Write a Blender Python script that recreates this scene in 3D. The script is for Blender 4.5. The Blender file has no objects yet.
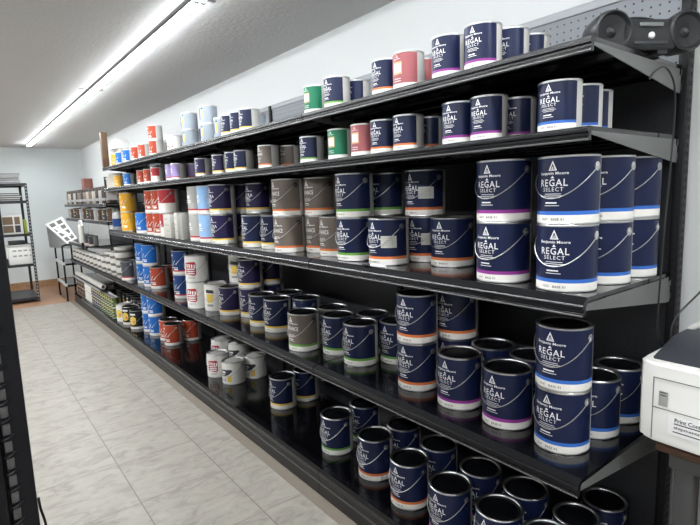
import bpy, bmesh, math, random
from mathutils import Vector, Matrix
random.seed(7)
PI = math.pi
S = bpy.context.scene
COL = S.collection
def R(d): return math.radians(d)

# ------------------------------------------------------------------ materials
MAT = {}
def mat(name, col, rough=.5, metal=0., spec=.5, emit=None, estr=0., bump=0., bscale=60., vary=0., coat=0.):
    if name in MAT: return MAT[name]
    m = bpy.data.materials.new(name); m.use_nodes = True
    nt = m.node_tree; b = nt.nodes['Principled BSDF']
    b.inputs['Base Color'].default_value = (*col, 1)
    b.inputs['Roughness'].default_value = rough
    b.inputs['Metallic'].default_value = metal
    b.inputs['Specular IOR Level'].default_value = spec
    if coat: b.inputs['Coat Weight'].default_value = coat; b.inputs['Coat Roughness'].default_value = .08
    if emit:
        b.inputs['Emission Color'].default_value = (*emit, 1); b.inputs['Emission Strength'].default_value = estr
    if bump or vary:
        tc = nt.nodes.new('ShaderNodeTexCoord'); nz = nt.nodes.new('ShaderNodeTexNoise')
        nz.inputs['Scale'].default_value = bscale; nz.inputs['Detail'].default_value = 4
        nt.links.new(tc.outputs['Object'], nz.inputs['Vector'])
        if bump:
            bp = nt.nodes.new('ShaderNodeBump'); bp.inputs['Strength'].default_value = bump; bp.inputs['Distance'].default_value = .004
            nt.links.new(nz.outputs['Fac'], bp.inputs['Height']); nt.links.new(bp.outputs['Normal'], b.inputs['Normal'])
        if vary:
            mr = nt.nodes.new('ShaderNodeMapRange')
            mr.inputs['To Min'].default_value = max(0, rough - vary); mr.inputs['To Max'].default_value = rough + vary
            nt.links.new(nz.outputs['Fac'], mr.inputs['Value']); nt.links.new(mr.outputs['Result'], b.inputs['Roughness'])
    MAT[name] = m
    return m

def floor_material():
    m = bpy.data.materials.new('marble_tile'); m.use_nodes = True
    nt = m.node_tree; N = nt.nodes; L = nt.links; b = N['Principled BSDF']
    tc = N.new('ShaderNodeTexCoord'); sp = N.new('ShaderNodeSeparateXYZ'); L.new(tc.outputs['Object'], sp.inputs[0])
    def math_(op, a, bb=None, c=None):
        n = N.new('ShaderNodeMath'); n.operation = op
        for i, v in enumerate((a, bb, c)):
            if v is None: continue
            if isinstance(v, (int, float)): n.inputs[i].default_value = v
            else: L.new(v, n.inputs[i])
        return n.outputs[0]
    def cell(axis, off, size):
        t = math_('DIVIDE', math_('SUBTRACT', axis, off), size)
        fl = math_('FLOOR', t); fr = math_('SUBTRACT', t, fl)
        edge = math_('MULTIPLY', math_('MINIMUM', fr, math_('SUBTRACT', 1., fr)), size)
        return fl, edge
    fx, ex = cell(sp.outputs[0], .568, .437); fy, ey = cell(sp.outputs[1], 2.51, .467)
    gx = math_('LESS_THAN', ex, .0032); gy = math_('MULTIPLY', math_('LESS_THAN', ey, .0024), .95)
    grout = math_('MAXIMUM', gx, gy)
    cb = N.new('ShaderNodeCombineXYZ'); L.new(math_('MULTIPLY', fx, 3.71), cb.inputs[0]); L.new(math_('MULTIPLY', fy, 5.13), cb.inputs[1])
    ad = N.new('ShaderNodeVectorMath'); ad.operation = 'ADD'; L.new(tc.outputs['Object'], ad.inputs[0]); L.new(cb.outputs[0], ad.inputs[1])
    mp = N.new('ShaderNodeMapping'); mp.inputs['Rotation'].default_value = (0, 0, R(-12)); mp.inputs['Scale'].default_value = (4.2, 8.5, 1)
    L.new(ad.outputs[0], mp.inputs[0])
    n1 = N.new('ShaderNodeTexNoise'); n1.inputs['Scale'].default_value = 1.6; n1.inputs['Detail'].default_value = 9; n1.inputs['Roughness'].default_value = .68; n1.inputs['Distortion'].default_value = 1.1
    L.new(mp.outputs[0], n1.inputs['Vector'])
    cr = N.new('ShaderNodeValToRGB'); e = cr.color_ramp.elements
    e[0].position = .30; e[0].color = (.20, .188, .163, 1); e[1].position = .72; e[1].color = (.375, .35, .305, 1)
    k = cr.color_ramp.elements.new(.5); k.color = (.315, .293, .255, 1)
    L.new(n1.outputs['Fac'], cr.inputs[0])
    mx = N.new('ShaderNodeMix'); mx.data_type = 'RGBA'
    L.new(math_('MULTIPLY', grout, .8), mx.inputs['Factor']); L.new(cr.outputs[0], mx.inputs['A']); mx.inputs['B'].default_value = (.16, .14, .12, 1)
    L.new(mx.outputs['Result'], b.inputs['Base Color'])
    b.inputs['Roughness'].default_value = .42; b.inputs['Specular IOR Level'].default_value = .35
    return m

def wood_material(name, c1, c2, sx, sy, rough=.45):
    m = bpy.data.materials.new(name); m.use_nodes = True
    nt = m.node_tree; N = nt.nodes; L = nt.links; b = N['Principled BSDF']
    tc = N.new('ShaderNodeTexCoord'); mp = N.new('ShaderNodeMapping'); mp.inputs['Scale'].default_value = (sx, sy, sx)
    L.new(tc.outputs['Object'], mp.inputs[0])
    n1 = N.new('ShaderNodeTexNoise'); n1.inputs['Scale'].default_value = 3; n1.inputs['Detail'].default_value = 7; n1.inputs['Distortion'].default_value = .6
    L.new(mp.outputs[0], n1.inputs['Vector'])
    cr = N.new('ShaderNodeValToRGB'); e = cr.color_ramp.elements
    e[0].position = .3; e[0].color = (*c1, 1); e[1].position = .7; e[1].color = (*c2, 1)
    L.new(n1.outputs['Fac'], cr.inputs[0]); L.new(cr.outputs[0], b.inputs['Base Color'])
    b.inputs['Roughness'].default_value = rough
    MAT[name] = m; return m

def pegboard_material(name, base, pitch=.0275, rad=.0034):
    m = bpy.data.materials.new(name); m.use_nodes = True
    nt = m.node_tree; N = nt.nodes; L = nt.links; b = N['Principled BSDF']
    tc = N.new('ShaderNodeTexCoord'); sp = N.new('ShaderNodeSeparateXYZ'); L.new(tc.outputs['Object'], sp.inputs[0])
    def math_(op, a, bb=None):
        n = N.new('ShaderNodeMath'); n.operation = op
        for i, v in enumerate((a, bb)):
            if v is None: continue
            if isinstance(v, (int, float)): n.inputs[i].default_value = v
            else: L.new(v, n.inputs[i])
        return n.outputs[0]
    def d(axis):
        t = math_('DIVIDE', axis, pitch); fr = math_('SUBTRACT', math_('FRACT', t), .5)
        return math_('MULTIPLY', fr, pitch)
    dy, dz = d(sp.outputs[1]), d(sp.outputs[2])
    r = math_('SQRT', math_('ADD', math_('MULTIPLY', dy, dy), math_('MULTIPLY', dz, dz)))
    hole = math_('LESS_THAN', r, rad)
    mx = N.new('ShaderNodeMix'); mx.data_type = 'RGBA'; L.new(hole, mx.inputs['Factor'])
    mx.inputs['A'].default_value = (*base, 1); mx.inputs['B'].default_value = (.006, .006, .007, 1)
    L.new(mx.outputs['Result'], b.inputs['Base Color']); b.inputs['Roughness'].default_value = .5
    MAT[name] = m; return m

BLACK = mat('black_powder_coat', (.006, .006, .008), .42, spec=.22, vary=.08, bscale=20)
DECK = mat('black_gloss_steel', (.0035, .0035, .0045), .13, vary=.05, bscale=9, spec=.6)
LIP = mat('dark_lip_steel', (.006, .006, .0075), .26, metal=0., spec=.4)
MATTE = mat('deck_edge_black', (.004, .004, .005), .6, spec=.08)
BEAD = mat('lip_bead_highlight', (.10, .10, .10), .35)  # lighter grey paints in the light caught along the lip's lower edge
KICK = mat('kick_plate_grey', (.020, .019, .018), .42, spec=.35)
BRACK = mat('bracket_grey', (.125, .13, .125), .5)
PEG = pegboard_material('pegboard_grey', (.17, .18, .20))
PEG_SHADED = pegboard_material('pegboard_shaded', (.016, .017, .021))  # same pegboard, with the shade beneath the top shelf put into its colour
RAIL = mat('rail_grey', (.30, .31, .33), .4)
STEEL = mat('tin_steel', (.66, .66, .65), .3, metal=1.)
WIRE = mat('bail_wire', (.52, .52, .51), .45, metal=1.)
LIDB = mat('lid_dark', (.003, .0035, .005), .5, spec=.15)
LIDW = mat('lid_white', (.62, .61, .57), .45)
LIDS = mat('lid_silver', (.5, .5, .49), .35, metal=1.)
EARB = mat('ear_black', (.02, .02, .022), .4)
WHITE = mat('print_white', (.85, .85, .84), .5)
CREAM = mat('print_cream', (.88, .86, .80), .5)
INK = mat('print_ink', (.03, .03, .04), .5)
GREYP = mat('print_grey', (.36, .36, .36), .5)
YELL = mat('print_yellow', (.85, .60, .10), .5)
C = {
 'navy': (.0075, .0135, .052), 'purple': (.021, .015, .066), 'taupe': (.155, .128, .108), 'pink': (.36, .105, .115), 'emerald': (.012, .17, .085),
 'silver': (.36, .41, .46), 'grey': (.40, .41, .42), 'white': (.84, .83, .79), 'red': (.44, .065, .028), 'crimson': (.46, .035, .045), 'blue': (.016, .16, .55),
 'darkblue': (.012, .05, .20), 'gold': (.80, .42, .03), 'lilac': (.37, .29, .54), 'sky': (.33, .55, .86), 'pale': (.48, .48, .45), 'charcoal': (.06, .065, .075),
 'black': (.012, .012, .013), 's_blue': (.04, .155, .55), 's_magenta': (.29, .04, .28), 's_orange': (.74, .20, .055), 's_green': (.16, .40, .06),
 's_yellow': (.90, .62, .10), 's_red': (.55, .03, .04), 'orange': (.75, .28, .03), 'olive': (.10, .135, .035), 'brown': (.10, .055, .03)}
def cm(k): return mat('label_' + k, C[k], .34, spec=.3)

# ------------------------------------------------------------------ mesh helpers
def link(o):
    COL.objects.link(o); return o
def finish(name, bm, mats, parent=None, loc=None, smooth=True, rotz=0):
    me = bpy.data.meshes.new(name)
    bm.normal_update(); bm.to_mesh(me); bm.free()
    if not isinstance(mats, (list, tuple)): mats = [mats]
    for m in mats: me.materials.append(m)
    if smooth:
        for p in me.polygons: p.use_smooth = True
        try: me.set_sharp_from_angle(angle=R(38))
        except Exception: pass
    o = link(bpy.data.objects.new(name, me))
    if parent is not None: o.parent = parent
    if loc is not None: o.location = loc
    if rotz: o.rotation_euler.z = rotz
    return o
def box(bm, x0, y0, z0, x1, y1, z1, mi=0, bev=0., M=None):
    g = bmesh.ops.create_cube(bm, size=1)
    vs = g['verts']
    for v in vs:
        v.co = Vector(((x0 + x1) / 2 + v.co.x * (x1 - x0), (y0 + y1) / 2 + v.co.y * (y1 - y0), (z0 + z1) / 2 + v.co.z * (z1 - z0)))
    fs = set(f for v in vs for f in v.link_faces)
    for f in fs: f.material_index = mi
    if bev:
        es = list(set(e for v in vs for e in v.link_edges))
        r = bmesh.ops.bevel(bm, geom=es, offset=bev, segments=2, affect='EDGES', profile=.5)
        for f in r['faces']: f.material_index = mi
        vs = list(set(v for f in r['faces'] for v in f.verts) | set(v for v in vs if v.is_valid))
    if M is not None:
        for v in vs:
            if v.is_valid: v.co = M @ v.co
    return vs
def lathe(bm, prof, n=40, mi=None, cx=0, cy=0, cz=0, axis='Z'):
    rings = []
    def P(r, z, a):
        if axis == 'Z': return Vector((cx + r * math.cos(a), cy + r * math.sin(a), cz + z))
        if axis == 'X': return Vector((cx + z, cy + r * math.cos(a), cz + r * math.sin(a)))
        return Vector((cx + r * math.cos(a), cy + z, cz - r * math.sin(a)))
    for r, z in prof:
        if r < 1e-6: rings.append([bm.verts.new(P(0, z, 0))])
        else: rings.append([bm.verts.new(P(r, z, 2 * PI * i / n)) for i in range(n)])
    for k in range(len(rings) - 1):
        a, b = rings[k], rings[k + 1]
        for i in range(n):
            j = (i + 1) % n
            if len(a) == 1 and len(b) == 1: continue
            if len(a) == 1: f = bm.faces.new((a[0], b[j], b[i]))
            elif len(b) == 1: f = bm.faces.new((a[i], a[j], b[0]))
            else: f = bm.faces.new((a[i], a[j], b[j], b[i]))
            if mi is not None: f.material_index = mi[k] if isinstance(mi, (list, tuple)) else mi
def tube(bm, pts, r, n=8, mi=0, closed=False):
    pts = [Vector(p) for p in pts]; rings = []
    up = Vector((0, 0, 1)); prev = None
    for i, p in enumerate(pts):
        if closed: t = pts[(i + 1) % len(pts)] - pts[i - 1]
        else: t = pts[min(i + 1, len(pts) - 1)] - pts[max(i - 1, 0)]
        t.normalize()
        if prev is None:
            a = t.cross(up)
            if a.length < 1e-3: a = t.cross(Vector((1, 0, 0)))
        else: a = prev - t * prev.dot(t)
        a.normalize(); prev = a; b = t.cross(a)
        rr = r[i] if isinstance(r, (list, tuple)) else r
        rings.append([bm.verts.new(p + a * (rr * math.cos(2 * PI * k / n)) + b * (rr * math.sin(2 * PI * k / n))) for k in range(n)])
    m = len(rings)
    for i in range(m if closed else m - 1):
        A, B = rings[i], rings[(i + 1) % m]
        for k in range(n):
            f = bm.faces.new((A[k], A[(k + 1) % n], B[(k + 1) % n], B[k])); f.material_index = mi
    if not closed:
        f = bm.faces.new(list(reversed(rings[0]))); f.material_index = mi
        f = bm.faces.new(rings[-1]); f.material_index = mi
def prism(bm, poly, y0, y1, axis='Y', mi=0):
    """polygon in (x,z) swept along y, or (y,z) along x, or (x,y) along z"""
    def P(a, b, t):
        return {'Y': (a, t, b), 'X': (t, a, b), 'Z': (a, b, t)}[axis]
    A = [bm.verts.new(P(a, b, y0)) for a, b in poly]; B = [bm.verts.new(P(a, b, y1)) for a, b in poly]
    fs = [bm.faces.new(A), bm.faces.new(list(reversed(B)))]
    n = len(poly)
    for i in range(n): fs.append(bm.faces.new((A[(i + 1) % n], A[i], B[i], B[(i + 1) % n])))
    for f in fs: f.material_index = mi
    bmesh.ops.recalc_face_normals(bm, faces=fs)
def tag(o, label=None, cat=None, group=None, kind=None):
    if label: o['label'] = label
    if cat: o['category'] = cat
    if group: o['group'] = group
    if kind: o['kind'] = kind
    return o
def thing(name, label, cat, loc=(0, 0, 0), rotz=0, group=None):
    o = link(bpy.data.objects.new(name, None)); o.empty_display_size = .05
    o.location = loc; o.rotation_euler.z = rotz
    return tag(o, label, cat, group)
def copy_tree(o, parent=None):
    c = o.copy(); COL.objects.link(c)
    if parent is not None: c.parent = parent
    for ch in o.children: copy_tree(ch, c)
    return c
def struct(name, bm, m, smooth=False):
    o = finish(name, bm, m, smooth=smooth); o['kind'] = 'structure'
    return o

# ------------------------------------------------------------------ lettering
def text2d(s, spacing=1.0, bold=0.):
    cu = bpy.data.curves.new('t', 'FONT'); cu.body = s; cu.resolution_u = 2; cu.space_character = spacing; cu.offset = bold; cu.fill_mode = 'FRONT'
    o = bpy.data.objects.new('t', cu); COL.objects.link(o)
    dg = bpy.context.evaluated_depsgraph_get(); ev = o.evaluated_get(dg); me = ev.to_mesh()
    vs = [(v.co.x, v.co.y) for v in me.vertices]; fs = [tuple(p.vertices) for p in me.polygons]
    ev.to_mesh_clear(); bpy.data.objects.remove(o); bpy.data.curves.remove(cu)
    return vs, fs
def fit(shape, cx, cz, w, h):
    vs, fs = shape
    x0 = min(v[0] for v in vs); x1 = max(v[0] for v in vs); y0 = min(v[1] for v in vs); y1 = max(v[1] for v in vs)
    return [(cx + ((x - x0) / (x1 - x0) - .5) * w, cz + ((y - y0) / (y1 - y0) - .5) * h) for x, y in vs], fs
def rect2d(cx, cz, w, h, n=1):
    vs = []; fs = []
    for i in range(n + 1):
        x = cx - w / 2 + w * i / n; vs += [(x, cz - h / 2), (x, cz + h / 2)]
    for i in range(n): fs.append((2 * i, 2 * i + 2, 2 * i + 3, 2 * i + 1))
    return vs, fs
def poly2d(pts): return list(pts), [tuple(range(len(pts)))]
def emblem(cx, cz, w, h):
    """triangle with arched slots: left leg, right leg, cap and middle bar"""
    out = []
    def q(*p): out.append(poly2d([(cx + a * w, cz + b * h) for a, b in p]))
    q((-.5, -.5), (-.33, -.5), (.0, .22), (.0, .5)); q((.33, -.5), (.5, -.5), (.0, .5), (.0, .22))
    q((-.05, -.5), (.05, -.5), (.05, -.18), (0, -.02), (-.05, -.18)); q((-.24, -.5), (-.14, -.5), (-.12, -.2), (-.15, -.17)); q((.14, -.5), (.24, -.5), (.15, -.17), (.12, -.2))
    q((-.42, -.5), (.42, -.5), (.42, -.42), (-.42, -.42))
    return out
def wrap(bm, shapes, Rr, mi=0, z0=0.):
    tb = bmesh.new(); flat(tb, shapes, (0, 0, 0), (1, 0, 0), (0, 0, 1))
    if tb.verts:
        a = min(v.co.x for v in tb.verts); b = max(v.co.x for v in tb.verts); st = Rr * .09
        for k in range(int(math.ceil(a / st)), int(math.floor(b / st)) + 1):
            bmesh.ops.bisect_plane(tb, geom=tb.verts[:] + tb.edges[:] + tb.faces[:], plane_co=(k * st, 0, 0), plane_no=(1, 0, 0), dist=1e-6)
    tb.verts.index_update()
    shapes = [([(v.co.x, v.co.z) for v in tb.verts], [tuple(v.index for v in f.verts) for f in tb.faces])]
    tb.free()
    for vs, fs in shapes:
        bv = [bm.verts.new((-Rr * math.cos(x / Rr), -Rr * math.sin(x / Rr), z0 + z)) for x, z in vs]
        for f in fs:
            try:
                ff = bm.faces.new([bv[i] for i in f]); ff.material_index = mi
            except ValueError: pass
def flat(bm, shapes, org, ux, uz, mi=0):
    org, ux, uz = Vector(org), Vector(ux), Vector(uz)
    for vs, fs in shapes:
        bv = [bm.verts.new(org + ux * x + uz * z) for x, z in vs]
        for f in fs:
            try:
                ff = bm.faces.new([bv[i] for i in f]); ff.material_index = mi
            except ValueError: pass

# level, kind, how many stacked, x, y, radius, height (metres)
CANDATA = [
 (5, 'regal_blue', 1, 1.596, 1.017, 0.057, 0.135),
 (5, 'regal_magenta', 1, 1.476, 1.015, 0.057, 0.135),
 (5, 'regal_magenta', 1, 1.356, 1.033, 0.057, 0.135),
 (5, 'regal_magenta', 1, 1.356, 1.170, 0.057, 0.135),
 (5, 'pink', 1, 1.356, 1.363, 0.057, 0.128),
 (5, 'pink', 1, 1.476, 1.406, 0.057, 0.128),
 (5, 'regal_orange', 1, 1.356, 1.481, 0.057, 0.128),
 (5, 'regal_green', 1, 1.476, 1.811, 0.057, 0.128),
 (5, 'regal_green', 1, 1.356, 1.802, 0.057, 0.128),
 (5, 'emerald', 1, 1.356, 1.962, 0.057, 0.121),
 (5, 'silver', 1, 1.476, 2.780, 0.057, 0.121),
 (5, 'regal_yellow', 1, 1.356, 2.635, 0.057, 0.121),
 (5, 'regal_yellow', 1, 1.356, 2.753, 0.057, 0.121),
 (5, 'regal_yellow', 1, 1.356, 2.879, 0.057, 0.121),
 (5, 'silver', 1, 1.361, 2.997, 0.057, 0.121),
 (5, 'silver', 2, 1.356, 3.204, 0.057, 0.113),
 (5, 'silver', 2, 1.356, 3.545, 0.057, 0.115),
 (5, 'white_red', 1, 1.356, 3.867, 0.057, 0.11),
 (5, 'grey', 1, 1.476, 4.493, 0.057, 0.121),
 (5, 'red', 2, 1.356, 4.316, 0.057, 0.12),
 (5, 'red', 1, 1.356, 4.633, 0.057, 0.121),
 (5, 'red', 1, 1.356, 4.857, 0.057, 0.121),
 (5, 'blue', 1, 1.356, 5.135, 0.057, 0.121),
 (5, 'blue', 1, 1.356, 5.422, 0.057, 0.121),
 (5, 'gold', 1, 1.356, 5.608, 0.057, 0.121),
 (4, 'regal_blue', 1, 1.356, 0.772, 0.057, 0.135),
 (4, 'regal_blue', 1, 1.476, 0.774, 0.057, 0.135),
 (4, 'regal_blue', 1, 1.596, 0.801, 0.057, 0.135),
 (4, 'regal_magenta', 1, 1.356, 1.009, 0.057, 0.135),
 (4, 'regal_magenta', 1, 1.476, 0.986, 0.057, 0.135),
 (4, 'regal_magenta', 1, 1.356, 1.127, 0.057, 0.135),
 (4, 'regal_orange', 1, 1.476, 1.373, 0.057, 0.128),
 (4, 'regal_orange', 1, 1.356, 1.369, 0.057, 0.128),
 (4, 'regal_orange', 1, 1.356, 1.500, 0.057, 0.128),
 (4, 'pink', 1, 1.356, 1.624, 0.057, 0.128),
 (4, 'emerald', 1, 1.356, 1.787, 0.057, 0.128),
 (4, 'regal_green', 1, 1.356, 2.015, 0.057, 0.121),
 (4, 'advance_orange', 1, 1.476, 2.407, 0.057, 0.121),
 (4, 'advance_orange', 1, 1.356, 2.435, 0.057, 0.121),
 (4, 'regal_yellow', 1, 1.356, 2.732, 0.057, 0.121),
 (4, 'regal_yellow', 1, 1.356, 2.857, 0.057, 0.121),
 (4, 'ultra', 1, 1.356, 3.053, 0.057, 0.121),
 (4, 'ultra', 1, 1.356, 3.342, 0.057, 0.121),
 (4, 'lilac', 1, 1.476, 3.849, 0.057, 0.121),
 (4, 'lilac', 1, 1.356, 3.827, 0.057, 0.121),
 (4, 'lilac', 1, 1.356, 3.953, 0.057, 0.121),
 (4, 'red_white', 1, 1.356, 4.322, 0.057, 0.121),
 (4, 'red', 1, 1.356, 4.535, 0.057, 0.121),
 (4, 'red', 1, 1.356, 4.734, 0.057, 0.121),
 (4, 'blue', 1, 1.356, 5.196, 0.057, 0.121),
 (4, 'gold', 1, 1.356, 5.569, 0.057, 0.121),
 (3, 'regal_blue', 2, 1.395, 0.762, 0.0825, 0.191),
 (3, 'regal_blue', 2, 1.572, 0.745, 0.0825, 0.191),
 (3, 'regal_blue', 2, 1.748, 0.739, 0.0825, 0.191),
 (3, 'regal_magenta', 2, 1.401, 0.983, 0.085, 0.193),
 (3, 'regal_orange', 1, 1.549, 1.326, 0.085, 0.193),
 (3, 'regal_orange+', 2, 1.595, 1.516, 0.085, 0.193),
 (3, 'regal_orange+', 1, 1.420, 1.562, 0.085, 0.193),
 (3, 'regal_green', 2, 1.598, 1.767, 0.085, 0.193),
 (3, 'regal_green', 2, 1.418, 1.782, 0.085, 0.193),
 (3, 'advance_orange', 2, 1.507, 2.180, 0.085, 0.193),
 (3, 'advance_orange', 1, 1.464, 1.991, 0.085, 0.193),
 (3, 'advance_orange', 2, 1.399, 2.326, 0.085, 0.193),
 (3, 'regal_yellow', 1, 1.447, 2.565, 0.085, 0.193),
 (3, 'regal_yellow', 1, 1.416, 2.743, 0.085, 0.193),
 (3, 'ultra', 2, 1.560, 3.189, 0.085, 0.193),
 (3, 'ultra', 2, 1.560, 2.964, 0.085, 0.193),
 (3, 'ultra', 2, 1.384, 3.138, 0.085, 0.193),
 (3, 'sky', 2, 1.384, 3.342, 0.085, 0.193),
 (3, 'pale', 2, 1.384, 3.523, 0.085, 0.193),
 (3, 'red_white', 2, 1.384, 4.191, 0.085, 0.193),
 (3, 'red', 2, 1.384, 4.371, 0.085, 0.193),
 (3, 'red', 2, 1.384, 4.565, 0.085, 0.193),
 (3, 'blue', 1, 1.384, 4.898, 0.085, 0.193),
 (3, 'gold', 2, 1.384, 5.422, 0.085, 0.193),
 (2, 'regal_blue', 2, 1.456, 0.797, 0.0825, 0.2),
 (2, 'regal_blue', 1, 1.622, 0.775, 0.0762, 0.197),
 (2, 'regal_blue', 1, 1.785, 0.770, 0.0755, 0.195),
 (2, 'regal_magenta', 1, 1.467, 1.009, 0.085, 0.202),
 (2, 'regal_magenta', 1, 1.467, 1.223, 0.085, 0.202),
 (2, 'regal_magenta', 1, 1.649, 1.202, 0.085, 0.202),
 (2, 'regal_magenta', 1, 1.647, 1.021, 0.085, 0.202),
 (2, 'regal_orange', 2, 1.478, 1.460, 0.085, 0.202),
 (2, 'regal_orange', 2, 1.641, 1.382, 0.085, 0.202),
 (2, 'regal_orange', 2, 1.787, 1.489, 0.085, 0.202),
 (2, 'regal_green', 1, 1.491, 1.861, 0.085, 0.202),
 (2, 'regal_green', 1, 1.510, 2.069, 0.085, 0.202),
 (2, 'regal_green', 1, 1.639, 1.756, 0.085, 0.202),
 (2, 'regal_green', 1, 1.654, 1.960, 0.085, 0.202),
 (2, 'advance_green', 1, 1.593, 2.232, 0.085, 0.202),
 (2, 'advance_green', 1, 1.413, 2.252, 0.085, 0.202),
 (2, 'regal_yellow', 1, 1.497, 2.681, 0.085, 0.202),
 (2, 'regal_yellow', 1, 1.495, 2.878, 0.085, 0.202),
 (2, 'regal_yellow', 1, 1.633, 2.562, 0.085, 0.202),
 (2, 'regal_yellow', 1, 1.653, 2.790, 0.085, 0.202),
 (2, 'ultra', 1, 1.477, 3.310, 0.085, 0.202),
 (2, 'bird', 1, 1.456, 3.525, 0.085, 0.202),
 (2, 'bird', 2, 1.617, 3.423, 0.085, 0.202),
 (2, 'ultra', 2, 1.560, 3.146, 0.085, 0.202),
 (2, 'ultra', 2, 1.738, 3.179, 0.085, 0.202),
 (2, 'white_block', 2, 1.392, 3.708, 0.085, 0.202),
 (2, 'blue_dark', 2, 1.450, 4.172, 0.085, 0.202),
 (2, 'red', 1, 1.448, 4.820, 0.085, 0.202),
 (2, 'red', 1, 1.613, 4.956, 0.085, 0.202),
 (2, 'blue', 2, 1.438, 5.001, 0.085, 0.202),
 (2, 'blue', 2, 1.447, 5.264, 0.085, 0.202),
 (2, 'charcoal', 1, 1.375, 5.593, 0.085, 0.202),
 (1, 'regal_blue', 1, 1.627, 0.828, 0.0775, 0.2),
 (1, 'regal_blue', 1, 1.794, 0.808, 0.0765, 0.2),
 (1, 'regal_blue', 1, 1.454, 0.835, 0.085, 0.202),
 (1, 'regal_blue', 1, 1.457, 1.031, 0.085, 0.202),
 (1, 'regal_magenta', 1, 1.443, 1.254, 0.085, 0.202),
 (1, 'regal_orange', 1, 1.458, 1.502, 0.085, 0.202),
 (1, 'regal_orange', 1, 1.487, 1.768, 0.085, 0.202),
 (1, 'regal_green', 1, 1.488, 2.086, 0.085, 0.202),
 (1, 'regal_blue', 1, 1.638, 1.039, 0.085, 0.202),
 (1, 'regal_magenta', 1, 1.627, 1.248, 0.085, 0.202),
 (1, 'regal_orange', 1, 1.649, 1.502, 0.085, 0.202),
 (1, 'regal_orange', 1, 1.667, 1.754, 0.085, 0.202),
 (1, 'regal_green', 1, 1.687, 2.089, 0.085, 0.202),
 (1, 'regal_yellow', 1, 1.562, 2.783, 0.085, 0.202),
 (1, 'regal_yellow', 1, 1.744, 2.786, 0.085, 0.202),
 (1, 'swoosh', 1, 1.506, 3.416, 0.085, 0.165),
 (1, 'white_block', 1, 1.479, 3.634, 0.085, 0.178),
 (1, 'swoosh', 1, 1.686, 3.413, 0.085, 0.165),
 (1, 'swoosh', 1, 1.746, 3.829, 0.085, 0.165),
 (1, 'white_block', 1, 1.665, 3.991, 0.085, 0.178),
 (1, 'red', 1, 1.505, 4.743, 0.085, 0.202),
 (1, 'red', 1, 1.527, 4.947, 0.085, 0.202),
 (1, 'red', 1, 1.700, 4.777, 0.085, 0.202),
 (1, 'blue', 2, 1.504, 5.213, 0.085, 0.202),
 (1, 'blue', 2, 1.503, 5.423, 0.085, 0.202),
 (1, 'dog', 1, 1.428, 5.636, 0.085, 0.202),
 (1, 'dog', 1, 1.418, 5.909, 0.085, 0.202),
 (1, 'dog_white', 1, 1.403, 6.112, 0.085, 0.202),
]
CAM = (0.65894, 0.13543, 0.03381, 500.739)
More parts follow.
